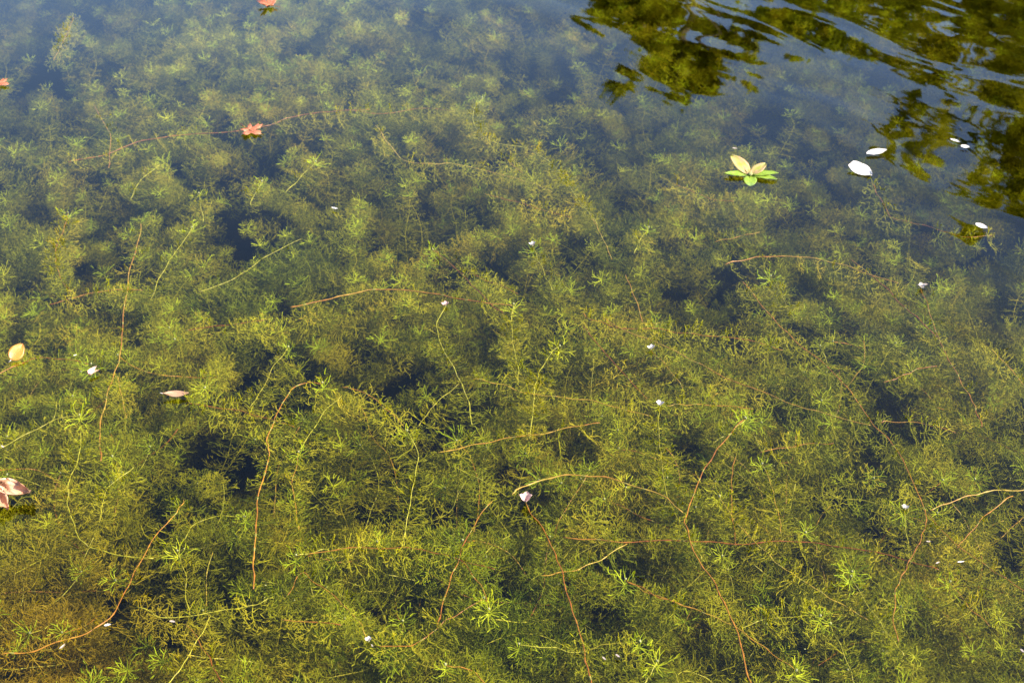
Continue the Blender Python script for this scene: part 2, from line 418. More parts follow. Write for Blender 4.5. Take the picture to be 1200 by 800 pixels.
# the 190 that show largest: high in the water, close to the camera, inside the frame
def rank(e):
    q = e[1][len(e[1]) // 2]; px, py = pix(q)
    if not (20 < px < 1180 and 120 < py < 790): return 1e9
    return -e[0] * 9 + q.y * .8
LN.sort(key=rank)
SINGLE, MASS = LN[:190], LN[190:]
for (zt, P) in SINGLE:
    strand(P, gs.choice('ggo'), .0007, gs.uniform(.0125, .017), gs, 'olive feathery waterweed strand in the dense mat under the water',
           'feathery waterweed strands of the mat', tip=gs.random() < .55, wscale=gs.uniform(.8, 1.1))
# the rest as one mass: stems as mesh, whorls set on node points
V, F = [], []; node = []
for (zt, P) in MASS:
    v, f = tube(P[::3] + [P[-1]], .0007, .0005, 3); k = len(V); V.extend(v); F.extend(tuple(i + k for i in q) for q in f)
    sca = gs.uniform(.75, 1.15)
    pts = along(P, .0055, .004); k = 0
    while k < len(pts):
        u = k / len(pts); p, d = pts[k]
        node.append((p, orient(d + Vector((0, -.3, .6)), gs), sca * gs.uniform(.85, 1.1) * (1.05 - .35 * u * u), gs.randrange(len(WH))))
        k += 4 if u < .35 else (3 if u < .7 else 2)
    if gs.random() < .75: node.append((P[-1], orient(Vector((0, -.3, 1)), gs), sca, len(WH) + gs.randrange(4)))
nv = len(V)
me = bpy.data.meshes.new('waterweed_mat'); me.from_pydata([tuple(p) for p in V] + [tuple(q[0]) for q in node], [], F)
me.materials.append(M_whorl)
for nm, ty, vals in (('is_node', 'BOOLEAN', [False] * nv + [True] * len(node)), ('size', 'FLOAT', [1.0] * nv + [q[2] for q in node]),
                     ('kind_index', 'INT', [0] * nv + [q[3] for q in node])):
    at_ = me.attributes.new(nm, ty, 'POINT'); at_.data.foreach_set('value', vals)
at_ = me.attributes.new('turn', 'QUATERNION', 'POINT')
fl = [1.0, 0, 0, 0] * nv
for q in node: fl.extend((q[1].w, q[1].x, q[1].y, q[1].z))
at_.data.foreach_set('value', fl)
mat_o = tag(link('waterweed_mat', me), 'olive mass of feathery waterweed filling the pond below the surface', 'waterweed', None, 'stuff')
src = bpy.data.collections.new('whorl_kinds')
for i, m_ in enumerate(WH + TIPS): src.objects.link(bpy.data.objects.new('kind_%02d' % i, m_))
ng = bpy.data.node_groups.new('set_whorls', 'GeometryNodeTree')
ng.interface.new_socket('Geometry', in_out='INPUT', socket_type='NodeSocketGeometry')
ng.interface.new_socket('Geometry', in_out='OUTPUT', socket_type='NodeSocketGeometry')
gn, gl_ = ng.nodes, ng.links
gi, go = gn.new('NodeGroupInput'), gn.new('NodeGroupOutput')
def NA(nm, ty):
    n = gn.new('GeometryNodeInputNamedAttribute'); n.data_type = ty; n.inputs['Name'].default_value = nm
    return [s for s in n.outputs if s.enabled and s.name == 'Attribute'][0]
ci = gn.new('GeometryNodeCollectionInfo'); ci.inputs['Collection'].default_value = src
ci.inputs['Separate Children'].default_value = True; ci.inputs['Reset Children'].default_value = True
ip = gn.new('GeometryNodeInstanceOnPoints'); ip.inputs['Pick Instance'].default_value = True
jn = gn.new('GeometryNodeJoinGeometry')
gl_.new(gi.outputs[0], ip.inputs['Points']); gl_.new(NA('is_node', 'BOOLEAN'), ip.inputs['Selection']); gl_.new(ci.outputs[0], ip.inputs['Instance'])
gl_.new(NA('kind_index', 'INT'), ip.inputs['Instance Index']); gl_.new(NA('turn', 'QUATERNION'), ip.inputs['Rotation']); gl_.new(NA('size', 'FLOAT'), ip.inputs['Scale'])
gl_.new(gi.outputs[0], jn.inputs[0]); gl_.new(ip.outputs[0], jn.inputs[0]); gl_.new(jn.outputs[0], go.inputs[0])
md = mat_o.modifiers.new('whorls', 'NODES'); md.node_group = ng
print('mass strands', len(MASS), 'mass whorls', len(node))
# ------------------------------------------------------------------ the stems one can follow by eye, each run planned on the photo's view of the pond
# (label, stem hue, thickness mm, depth at root, depth at tip (m below the surface), whorl step m (0 bare), tip whorl, flower size m, path)
T = [
 ('long tan stem running past the pinkish white flower down to the red fork', 'o', 1.2, .02, .006, .05, 0, 0, [(870,330),(905,372),(933,400),(980,440),(1007,474),(1025,499),(1053,530),(1083,597),(1085,610),(1080,631),(1063,661),(1052,687),(1047,724),(1053,751)]),
 ('thick red stem curving in from the right edge to the fork', 'r', 1.5, .004, .004, 0, 0, 0, [(1225,572),(1200,574),(1150,577),(1117,587),(1090,598)]),
 ('short orange stem slanting just under the thick red stem at the right edge', 'o', 1.1, .01, .02, .03, 0, 0, [(1187,581),(1160,599),(1133,627),(1122,642)]),
 ('straight tan stem leaving the fork toward the lower right edge', 'o', 1.0, .02, .01, .022, 0, 0, [(1220,702),(1200,692),(1173,674),(1143,654),(1113,631),(1087,601)]),
 ('dark red stem lying level across the dark gap left of the long tan stem', 'r', 1.2, .03, .012, .09, 0, 0, [(660,629),(717,634),(800,633),(863,637),(933,634),(980,640),(1027,647),(1063,657),(1100,667)]),
 ('yellow green feathered stem turning red where it crosses the lower right dark gap', 'o', 1.1, .03, .008, .019, 1, 0, [(1017,726),(997,714),(967,697),(940,679),(913,662),(887,637),(863,611),(843,582)]),
 ('long thick tan stem bending down to the bottom edge right of the middle', 'o', 1.5, .008, .006, .07, 1, 0, [(880,806),(873,774),(863,737),(850,707),(833,677),(817,651),(805,617),(805,601),(817,564),(835,534),(857,507),(873,490)]),
 ('tan stem slanting down to a pale tip across the long thick tan one', 'o', 1.1, .02, .008, .03, 1, 0, [(733,681),(767,697),(800,709),(833,721),(867,739),(903,764),(933,786)]),
 ('short upright tan stem just right of the bend of the long thick tan stem', 'o', 1.0, .05, .015, .03, 0, 0, [(862,640),(858,594),(857,560),(862,535)]),
 ('green shoot pointing right beside the crossing of two tan stems at the bottom', 'g', .8, .03, .008, .018, 1, 0, [(867,736),(907,724),(950,721),(961,722)]),
 ('pale green feathered shoot standing out against the dark gap at the lower right', 'g', .9, .03, .004, .013, 1, 0, [(1060,768),(1057,764),(1040,741),(1017,711),(997,676)]),
 ('thin orange shoot with a radiating tuft in the lower right corner', 'o', .8, .03, .012, .025, 1, 0, [(1160,734),(1133,707),(1113,682)]),
 ('upright green shoot beside the fork, tipped with a bright green tuft and a white petal', 'g', .9, .03, .003, .03, 1, .010, [(1067,660),(1063,627),(1060,597)]),
 ('fine tan shoot dropping from the mat left of the lower right dark gap', 'o', .8, .04, .015, .02, 1, 0, [(915,625),(915,617),(910,591),(893,544)]),
 ('thin level green stem reaching the bright green tuft from the left', 'g', .8, .03, .008, .024, 0, 0, [(960,575),(987,584),(1040,591),(1058,597)]),
 ('dim green shoot sinking toward the bottom edge inside the lower right gap', 'g', .8, .08, .05, .02, 1, 0, [(1000,800),(993,777),(973,731)]),
 ('thick red arched stem right of the pinkish bud near the bottom', 'r', 1.6, .010, .004, 0, 0, 0, [(600,579),(610,571),(640,561),(680,557),(720,562),(753,572),(783,584),(800,600)]),
 ('thick red brown stalk carrying the largest pinkish white bud, near the bottom', 'r', 1.5, .02, -.004, .08, 0, .021, [(695,808),(693,800),(687,774),(677,741),(670,711),(660,677),(650,651),(633,617),(616,589)]),
 ('red brown stem leaning down to the left below the largest pinkish bud', 'r', 1.3, .03, .01, .06, 0, 0, [(512,735),(515,724),(527,681),(540,647),(557,611),(577,587)]),
 ('thin red stem lying level at the bottom, left of the leaning red brown stem', 'r', 1.0, .015, .02, .035, 0, 0, [(347,651),(400,643),(467,642),(507,647),(540,656),(580,667)]),
 ('short orange red side stem branching from the leaning red brown stem', 'r', 1.0, .02, .012, .05, 1, 0, [(538,656),(563,684),(573,714)]),
 ('upright yellow green stem with a pale tuft left of the pinkish bud', 'g', 1.0, .03, .005, .03, 1, 0, [(473,640),(475,624),(483,571),(490,534),(477,505)]),
 ('orange stem rising to the right below the largest pinkish bud', 'o', 1.1, .02, .02, .03, 0, 0, [(633,674),(667,669),(700,657),(735,637)]),
 ('tan stem rising from the white petal tuft at the bottom to a curled tip', 'o', 1.0, .03, .012, .022, 1, 0, [(443,757),(487,754),(510,737),(533,721),(567,701)]),
 ('short tan stem ending at a white speck near the bottom edge', 'o', 1.0, .03, .003, .025, 0, .009, [(395,702),(410,715),(423,731),(432,752)]),
 ('feathered orange stem with a dense pale tuft at the bottom edge', 'o', 1.1, .03, .008, .015, 1, 0, [(575,812),(557,787),(533,781),(522,779)]),
 ('bright tipped tan shoot pointing left into the dark gap at the bottom', 'o', 1.0, .02, .005, .025, 1, 0, [(800,709),(767,697),(733,679)]),
 ('green stem of the brightest green patch near the bottom, tipped with a star of leaves', 'g', 1.0, .025, .006, .022, 1, 0, [(690,765),(680,764),(647,759),(608,755)]),
 ('yellow green shoot pointing right to a brush-like tip over the bottom dark gap', 'g', .9, .03, .006, .015, 1, 0, [(680,763),(690,761),(713,754),(750,752)]),
 ('short pale shoot at the bottom edge below the brush-like tip', 'g', .8, .03, .008, .014, 1, 0, [(753,808),(762,790),(770,775)]),
 ('thin yellow stem slanting down to the pinkish bud from the upper left', 'g', .9, .02, .02, .025, 0, 0, [(533,547),(567,564),(593,581)]),
 ('upright green stem under a small white flower right of the middle', 'g', 1.0, .02, .002, .03, 0, .013, [(822,655),(805,625),(783,584),(775,534),(772,510),(773,476)]),
 ('yellow green stem curving like a hook at the lower left', 'g', 1.1, .02, .01, .03, 0, 0, [(180,654),(133,649),(100,637),(90,624),(80,594),(80,567),(93,534),(95,505)]),
 ('long yellow stem slanting down to the left edge near the bottom left corner', 'o', 1.2, .02, .008, .045, 0, 0, [(0,767),(33,764),(70,751),(110,737),(133,717),(147,694),(163,661),(183,627),(207,601),(215,585)]),
 ('thick orange stem bending over and hanging straight down at the left', 'o', 1.5, .014, .004, .075, 1, 0, [(297,690),(298,651),(300,611),(303,577),(315,534),(313,517),(320,494),(333,467),(353,450),(378,449)]),
 ('thin green stem arching toward the hanging orange stem from the left', 'g', .9, .02, .008, .028, 1, 0, [(217,631),(230,612),(263,604),(287,606)]),
 ('upright stem of the bright green star left of the hanging orange stem', 'g', .9, .04, .005, .02, 1, 0, [(222,720),(220,707),(217,677),(208,646)]),
 ('fine curved tan stem just right of the hanging orange stem', 'o', .8, .03, .012, .022, 1, 0, [(350,620),(348,607),(343,567),(350,530)]),
 ('yellow green stem slanting down to the bottom edge below the bright green star', 'g', 1.0, .02, .01, .03, 0, 0, [(196,806),(200,799),(217,774),(230,751),(247,721)]),
 ('wavy green stem lying level below the bright green star', 'g', .9, .02, .02, .024, 0, 0, [(160,711),(200,724),(247,717),(287,711),(320,700)]),
 ('red stem slanting down to the bottom edge from the white specks at the lower left', 'r', 1.1, .02, .02, .04, 0, 0, [(263,803),(253,787),(240,761),(217,731)]),
 ('short red orange stem pointing right near the bottom, left of the white petal tuft', 'r', 1.0, .02, .01, .05, 0, 0, [(330,725),(337,726),(400,732)]),
 ('forked tan stem sloping to the right at the lower left of the middle', 'o', 1.0, .03, .015, .03, 0, 0, [(400,707),(377,687),(353,671),(337,697)]),
 ('radiating tuft on a short stem where the thin level red stem begins', 'g', .9, .03, .005, .02, 1, 0, [(385,644),(370,646),(347,651)]),
 ('fine yellow stem curving down right of the hooked stem at the lower left', 'g', .9, .03, .01, .022, 0, 0, [(118,610),(118,604),(127,571),(157,547)]),
 ('long brown stem dropping steeply through the left part, left of the pale curled leaf', 'r', 1.5, .05, .004, .08, 0, 0, [(118,540),(118,500),(123,474),(133,444),(140,417),(145,377),(150,334),(158,297),(165,262)]),
 ('slim stem with a pale node in the upper part of the left mat', 'o', 1.0, .03, .008, .018, 1, 0, [(82,342),(80,337),(68,320),(65,297),(75,267),(80,250)]),
 ('level yellow stem crossing behind the long brown stem', 'o', 1.0, .02, .01, .028, 0, 0, [(57,357),(93,347),(128,340),(167,340)]),
 ('tan stem arching from the left edge past the orange leaf to the pinkish crumpled petal', 'o', 1.1, .025, .006, .035, 1, 0, [(-5,440),(33,422),(70,420),(107,427)]),
 ('straight green stem slanting up to the right beside the long brown stem', 'g', 1.0, .03, .008, .028, 1, 0, [(177,350),(190,320),(207,294),(225,267)]),
 ('long thin green stem slanting up to the right above the hanging orange stem', 'g', 1.0, .02, .008, .032, 0, 0, [(233,342),(267,330),(293,314),(320,297),(353,280)]),
 ('thin stem turning red at its right end, under the long thin green stem', 'r', 1.0, .02, .01, .035, 0, 0, [(217,387),(245,383),(273,380),(310,375)]),
 ('longest red arch over the middle of the mat, running in from the left', 'r', 1.6, .012, .003, .12, 0, 0, [(340,360),(387,350),(417,343),(447,339),(493,342),(533,349),(573,355),(600,358)]),
 ('bright green shoot with a radiating tuft left of the red arch', 'g', 1.0, .03, .006, .022, 1, 0, [(293,477),(307,457),(320,430),(338,407)]),
 ('green stem rising right from the left edge at mid height', 'g', 1.0, .02, .01, .028, 1, 0, [(-5,527),(15,517),(60,494),(93,487)]),
 ('orange stem running right from below the pale curled leaf', 'o', 1.0, .02, .01, .035, 0, 0, [(217,472),(267,479),(313,490),(345,500)]),
 ('short tan branch off the foot of the long brown stem', 'o', 1.0, .02, .03, .03, 0, 0, [(137,440),(145,470),(148,490)]),
 ('yellow green stem slanting down right of the hanging orange stem bend', 'g', .9, .02, .012, .026, 0, 0, [(350,530),(377,487),(400,464)]),
 ('red stem dropping diagonally from the large pale tuft to the longest red arch', 'r', 1.3, .025, .004, .06, 1, 0, [(590,367),(573,355),(547,327),(517,300),(507,293)]),
 ('curved yellow stem under the pinkish white flower near the middle', 'g', 1.1, .03, .001, .03, 0, .012, [(553,497),(547,464),(533,434),(517,404),(512,380),(522,359)]),
 ('long orange stem crossing the middle below the curved yellow stem', 'o', 1.1, .02, .01, .035, 0, 0, [(553,444),(587,450),(613,460),(653,465),(693,470),(733,480),(760,487)]),
 ('straight dark red stem slanting down to the small white flower right of the middle', 'r', 1.2, .02, .012, .07, 0, 0, [(683,382),(707,410),(733,440),(758,467)]),
 ('upright green stem bending right to a feathery tip in the middle of the mat', 'g', 1.0, .03, .006, .022, 1, 0, [(620,514),(622,497),(627,460),(633,434),(650,410),(656,406)]),
 ('upright shoot with a bright white tipped tuft at the end of the red arch', 'g', 1.0, .04, .003, .018, 1, 0, [(607,450),(607,427),(600,394),(602,357)]),
 ('short green stem under the whitest flower in the upper middle', 'g', 1.0, .03, .001, .026, 1, .013, [(647,340),(638,320),(632,307),(624,289)]),
 ('short orange stem upper middle, right of the whitest flower', 'o', 1.0, .02, .01, .035, 0, 0, [(717,304),(708,282),(700,267),(692,250)]),
 ('short bright orange stem right of the middle, over a dark gap', 'o', 1.2, .02, .005, .06, 0, 0, [(753,377),(743,347),(733,322)]),
 ('long tan stem running right from the middle into the mat', 'o', 1.1, .015, .02, .035, 0, 0, [(680,366),(693,374),(727,384),(767,385),(800,390),(840,394),(883,400),(917,410)]),
 ('very long red and orange stem sloping right down to the pinkish white flower', 'r', 1.2, .012, .004, .06, 0, 0, [(705,372),(733,387),(767,400),(800,416),(833,434),(867,449),(907,464),(933,475),(967,485),(1020,498)]),
 ('orange stem rising right across the mat above the pinkish bud', 'o', 1.1, .02, .008, .04, 0, 0, [(513,530),(543,524),(587,515),(633,509),(673,500),(703,495)]),
 ('yellow green stem rising right to join the curved yellow stem', 'g', 1.0, .02, .012, .03, 0, 0, [(490,500),(510,474),(538,449)]),
 ('orange stem dropping right to a white tipped tuft left of the middle', 'o', 1.1, .02, .008, .028, 0, 0, [(400,454),(420,457),(447,474),(473,499)]),
 ('fine stem crossing under the red diagonal stem near the large pale tuft', 'o', .9, .02, .02, .03, 0, 0, [(547,320),(580,332),(607,344)]),
 ('short green shoot in the upper right of the mat, over the dark water', 'g', .9, .03, .008, .02, 1, 0, [(743,297),(750,282),(760,267)]),
 ('fine red stem under the small white flower beside the bright orange stem', 'r', .9, .03, .001, .04, 0, .012, [(800,455),(787,437),(763,410)]),
 ('broad tan arch over the right part of the mat', 'o', 1.3, .015, .004, .06, 0, 0, [(850,310),(877,303),(910,300),(947,302),(987,310),(1020,322),(1053,332)]),
 ('red stem dropping steeply across the broad tan arch on the right', 'r', 1.3, .004, .015, .07, 0, 0, [(1097,394),(1080,377),(1057,357),(1030,330),(997,304)]),
 ('long red stem hanging from the yellow and white flower at the right', 'r', 1.2, .02, .001, .08, 0, .014, [(1150,500),(1143,477),(1130,454),(1113,424),(1100,397),(1090,367),(1079,338)]),
 ('short orange stem rising right over the largest dark gap on the right', 'o', 1.1, .02, .008, .03, 0, 0, [(1035,448),(1053,442),(1073,434),(1098,429)]),
 ('tan stem running off the right edge above the fork', 'o', 1.1, .01, .02, .035, 0, 0, [(1160,409),(1180,427),(1200,452),(1215,475)]),
 ('level tan stem beginning at the small white flower right of the middle', 'o', .9, .015, .02, .035, 0, 0, [(780,475),(800,474),(827,474),(883,479)]),
 ('level yellow stem at right, left of the pinkish white flower on the long stem', 'o', .9, .02, .015, .03, 0, 0, [(890,530),(933,522),(977,519)]),
 ('fine red stem pointing right from the pinkish white flower on the long stem', 'r', .9, .015, .02, .04, 0, 0, [(1030,494),(1043,494),(1087,497),(1120,507)]),
 ('feathery shoot with a broad radiating head above the long thick tan stem', 'g', 1.0, .03, .004, .016, 1, 0, [(835,520),(857,505),(874,491)]),
 ('short yellow shoot in the open right part of the mat', 'g', .9, .03, .01, .018, 1, 0, [(930,375),(923,360),(903,324)]),
 ('orange stem at the upper right of the mat below the floating green rosette', 'o', .9, .03, .012, .025, 0, 0, [(837,284),(867,277),(890,272)]),
 ('long tan stem arching beneath the upper maple leaf at the left', 'o', 1.3, .03, .004, .05, 0, 0, [(80,190),(127,180),(160,167),(213,158),(267,155),(310,148),(340,138),(373,132),(400,130),(433,128)]),
 ('wavy brown stem with a pale tip at the upper left', 'o', 1.1, .03, .006, .05, 0, 0, [(127,197),(130,167),(127,153),(110,123)]),
 ('long brown stem sloping right through the upper middle of the mat', 'o', 1.3, .008, .03, .045, 0, 0, [(440,147),(457,170),(473,188),(500,192),(527,192),(557,197),(587,205),(617,213),(647,225)]),
 ('thin orange stem below the long brown one in the upper middle', 'o', 1.1, .02, .02, .04, 0, 0, [(567,227),(600,235),(633,245),(670,255)]),
 ('tall feathered stem winding down through the far upper middle', 'g', 1.2, .03, .010, .020, 1, 0, [(700,263),(673,227),(657,203),(640,187),(613,173),(580,167),(560,153),(555,130),(565,115)]),
 ('level brown stem near the top, right of the arching tan stem', 'o', 1.0, .02, .02, .04, 0, 0, [(410,130),(450,133),(497,127),(533,130)]),
 ('faint stem left of the floating green rosette', 'o', 1.0, .03, .02, .05, 0, 0, [(790,215),(800,220),(833,233),(860,236)]),
 ('faint stem trailing right from beneath the largest white petal', 'o', 1.0, .02, .02, .06, 0, 0, [(1021,214),(1030,230),(1044,254),(1060,259),(1087,266),(1122,276),(1139,278),(1164,275)]),
 ('short orange stem in the upper middle above the thin orange one', 'o', 1.0, .02, .02, .03, 0, 0, [(590,185),(613,203)]),
 ('faint tan stem in the far upper left water', 'o', 1.1, .03, .02, .05, 0, 0, [(87,20),(73,50),(63,70)]),
 ('yellow stem curving down left of the upper maple leaf', 'g', 1.1, .03, .012, .025, 0, 0, [(153,233),(163,213),(187,193)]),
 ('short feathered stem below the upper maple leaf', 'g', 1.1, .03, .012, .02, 1, 0, [(238,260),(233,227)]),
 ('green feathered stem below and right of the upper maple leaf', 'g', 1.1, .03, .01, .02, 1, 0, [(293,240),(307,213)]),
 ('yellow green stem between the upper maple leaf and the long brown stem', 'g', 1.1, .03, .01, .025, 1, 0, [(335,225),(350,210),(370,190)]),
]
gt = random.Random(31)
for (lab, hue, th, z0, z1, step, tip, fl_, pts) in T:
    n = len(pts)
    P = catmull([at(px, py, -.5 * (z0 + (z1 - z0) * i / (n - 1))) for i, (px, py) in enumerate(pts)], 6)
    ph = gt.uniform(0, 6.28)
    for i, p in enumerate(P):
        if 0 < i < len(P) - 1: p += Vector((mnoise.noise(Vector((i * .35, ph, 0))), mnoise.noise(Vector((i * .35, ph, 9))), .5 * mnoise.noise(Vector((i * .3, ph, 5))))) * .004
        if p.z > -.001 and fl_ == 0: p.z = -.001
    strand(P, hue, th * .0006, step * .58, gt, lab, 'traceable stems of the waterweed', tip=tip, flower=fl_ * .7, wscale=gt.uniform(.85, 1.1), fm=M_pinkw if 'pinkish' in lab and fl_ else None)
# ------------------------------------------------------------------ things afloat
def veined(name, c1, c2, cv, scale=14, transl=.25, rough=.45):
    """leaf skin: mottled, with a paler midrib and side veins in the leaf's own axes"""
    m, ns, L = new_mat(name)
    tc = N(ns, 'ShaderNodeTexCoord'); nz = N(ns, 'ShaderNodeTexNoise'); nz.inputs['Scale'].default_value = scale; nz.inputs['Detail'].default_value = 6
    L.new(tc.outputs['Generated'], nz.inputs['Vector'])
    rp = ramp(ns, [(.32, c1), (.66, c2)]); L.new(nz.outputs['Fac'], rp.inputs[0])
    n2 = N(ns, 'ShaderNodeTexNoise'); n2.inputs['Scale'].default_value = scale * .9; n2.inputs['Detail'].default_value = 8
    L.new(tc.outputs['Generated'], n2.inputs['Vector'])
    r2 = ramp(ns, [(.62, (0, 0, 0)), (.72, (1, 1, 1))]); L.new(n2.outputs['Fac'], r2.inputs[0])
    mx = N(ns, 'ShaderNodeMix', data_type='RGBA'); mx.inputs[7].default_value = (*cv, 1)
    L.new(r2.outputs[0], mx.inputs[0]); L.new(rp.outputs[0], mx.inputs[6])
    pb = N(ns, 'ShaderNodeBsdfPrincipled'); pb.inputs['Roughness'].default_value = rough
    bm_ = N(ns, 'ShaderNodeBump'); bm_.inputs['Strength'].default_value = .35; bm_.inputs['Distance'].default_value = .001
    L.new(nz.outputs['Fac'], bm_.inputs['Height']); L.new(bm_.outputs[0], pb.inputs['Normal'])
    tr = N(ns, 'ShaderNodeBsdfTranslucent'); L.new(mx.outputs[2], pb.inputs['Base Color']); L.new(mx.outputs[2], tr.inputs['Color'])
    ms = N(ns, 'ShaderNodeMixShader'); ms.inputs[0].default_value = transl
    o = N(ns, 'ShaderNodeOutputMaterial'); L.new(pb.outputs[0], ms.inputs[1]); L.new(tr.outputs[0], ms.inputs[2]); L.new(ms.outputs[0], o.inputs['Surface'])
    return m
M_maple = veined('red maple leaf', (0.240, 0.063, 0.032), (0.324, 0.115, 0.058), (0.261, 0.052, 0.026))
M_orange = veined('orange leaf', (.30, .105, .012), (.34, .16, .018), (.26, .07, .02))
M_pale = veined('pale dry leaf', (0.227, 0.130, 0.075), (0.269, 0.166, 0.102), (0.269, 0.141, 0.086))
M_torn = veined('pinkish torn leaf', (0.346, 0.158, 0.094), (0.420, 0.241, 0.146), (0.357, 0.128, 0.084))
M_lime = veined('lime leaf', (0.128, 0.207, 0.014), (0.197, 0.276, 0.030), (0.227, 0.266, 0.049), 6, .35)
M_limered = veined('pink flushed lime leaf', (.20, .22, .03), (.34, .20, .11), (.36, .14, .10), 3, .3)
M_petal = veined('white petal skin', (.46, .42, .39), (.60, .57, .55), (.42, .30, .25), 5, .3, .35)
M_speck = veined('wet petal skin', (.24, .19, .16), (.34, .29, .26), (.22, .14, .10), 5, .3, .4)
M_vein = simple('leaf vein', (0.360, 0.197, 0.116), .5)
M_stalk = simple('leaf stalk', (0.244, 0.081, 0.046), .5)
def blade(name, outline, mat, cup=.05, droop=0, thick=.0005, seed=0, rough=.02):
    """leaf blade from a half outline [(t along, left half width, right half width)], unit length, domed and gently wrinkled, with real thickness"""
    g = random.Random(seed); cols = 9; V = []; n = len(outline)
    for (t, wl_, wr_) in outline:
        for k in range(cols):
            u = k / (cols - 1) * 2 - 1; y = u * (wl_ if u < 0 else wr_)
            z = cup * (u * u) + droop * (t - .5) ** 2 * 4 + rough * mnoise.noise(Vector((t * 4 + seed, y * 7, seed)))
            V.append((t - .5, -y, z))
    F = [(i * cols + k, (i + 1) * cols + k, (i + 1) * cols + k + 1, i * cols + k + 1) for i in range(n - 1) for k in range(cols - 1)]
    m = len(V); V += [(x, y, z - thick / .05) for (x, y, z) in V]
    F += [tuple(q + m for q in f)[::-1] for f in F]
    edge = [k for k in range(cols)] + [i * cols + cols - 1 for i in range(1, n)] + [(n - 1) * cols + k for k in range(cols - 2, -1, -1)] + [i * cols for i in range(n - 2, 0, -1)]
    F += [(edge[i], edge[(i + 1) % len(edge)], edge[(i + 1) % len(edge)] + m, edge[i] + m) for i in range(len(edge))]
    return mesh(name, V, F, mat)
def rib(name, pts, r, mat): v, f = tube([Vector(p) for p in pts], r, r * .4, 5); return mesh(name, v, f, mat)
def lens(n, wl_, wr_, pw=1.0, sk_=.5):
    return [(i / n, max(.004, wl_ * math.sin(math.pi * (i / n) ** sk_) ** pw), max(.004, wr_ * math.sin(math.pi * (i / n) ** sk_) ** pw)) for i in range(n + 1)]
def put(o, px, py, length, ang, z=.003, face=0.0, up=0.0):
    """float a thing at its place on the pond; face: how far its upper side leans from the zenith toward the bank; ang: heading of its axis on that side"""
    p = at(px, py, z); n = Vector((0, 0, 1)).lerp((Vector((0, 0, CAM_H)) - p).normalized(), face).normalized()
    r = Vector((1, 0, 0)); r = (r - n * r.dot(n)).normalized(); q = n.cross(r)
    ax = r * math.cos(R(ang)) + q * math.sin(R(ang)); ay = n.cross(ax)
    o.location = p; o.scale = (length,) * 3; o.rotation_euler = Matrix((ax, ay, n)).transposed().to_euler()
# broad orange leaf at the left
t = empty('fallen_leaf', (0, 0, 0)); tag(t, 'yellow orange oval leaf standing tilted on the water at the left', 'leaf')
link('blade', blade('blade', lens(12, .36, .36, .75, .8), M_orange, .06, -.03, seed=3), t); link('midrib', rib('midrib', [(-.5, 0, .012), (0, 0, -.02), (.48, 0, .012)], .012, M_vein), t)
o = link('stalk', rib('stalk', [(-.5, 0, .01), (-.60, .02, 0), (-.66, .05, -.02)], .022, M_white), t)
put(t, 20, 412, .034, 62, .012, .75)
# pale curled leaf
t = empty('fallen_leaf', (0, 0, 0)); tag(t, 'pale pinkish curled willow-shaped leaf lying on the mat left of the middle', 'leaf')
ol = [(i / 14, max(.004, .17 * math.sin(math.pi * i / 14) ** 1.1 * (1.25 - .5 * i / 14)), max(.004, .17 * math.sin(math.pi * i / 14) ** 1.1 * (.75 + .5 * i / 14))) for i in range(15)]
link('blade', blade('blade', ol, M_pale, .05, .06, seed=5, rough=.03), t); link('midrib', rib('midrib', [(-.5, 0, .07), (-.2, 0, .0), (.2, 0, .0), (.5, 0, .07)], .010, M_vein), t)
link('stalk', rib('stalk', [(-.48, 0, .06), (-.60, .01, .09)], .022, M_white), t)
put(t, 206, 462, .042, 4, .006, .2)
# torn pinkish leaf on the left edge with a second lobe folded up
t = empty('fallen_leaf', (0, 0, 0)); tag(t, 'torn pinkish leaf with a dark hollow, half out of the picture on the left edge', 'leaf')
b1 = link('lobe', blade('lobe', lens(10, .26, .20, .7, .7), M_torn, .26, .10, seed=8, rough=.30), t); b1.location = (.18, .10, .10); b1.rotation_euler = (R(18), R(-6), R(-8))
b2 = link('lobe', blade('lobe', lens(10, .16, .22, .7, .9), M_torn, .24, .10, seed=9, rough=.30), t); b2.location = (-.22, -.22, .06); b2.rotation_euler = (R(-12), R(10), R(-48))
b3 = link('lobe', blade('lobe', lens(8, .12, .14, .8, .8), M_pale, .08, .04, seed=10, rough=.05), t); b3.location = (-.30, .16, .14); b3.rotation_euler = (R(-20), R(-30), R(15)); b3.scale = (.6, .6, .6)
link('midrib', rib('midrib', [(-.5, 0, .10), (0, .02, .06), (.62, .12, .12)], .016, M_vein), t)
put(t, 10, 577, .050, -4, .012, .55)
# crumpled petal near it
t = empty('fallen_petal', (0, 0, 0)); tag(t, 'crumpled pinkish petal on the dark hole left of the long brown stem', 'petal')
o = link('fold', blade('fold', lens(8, .26, .20, .8), M_pinkw, .14, .06, seed=11, rough=.06), t); o.rotation_euler = (R(35), 0, R(20)); o.location = (0, .05, .12)
o = link('fold', blade('fold', lens(8, .16, .22, .8), M_pale, .10, .04, seed=12, rough=.06), t); o.rotation_euler = (R(-20), R(10), R(-10)); o.location = (.02, -.15, .03)
put(t, 108, 435, .020, 40, .006, .5)
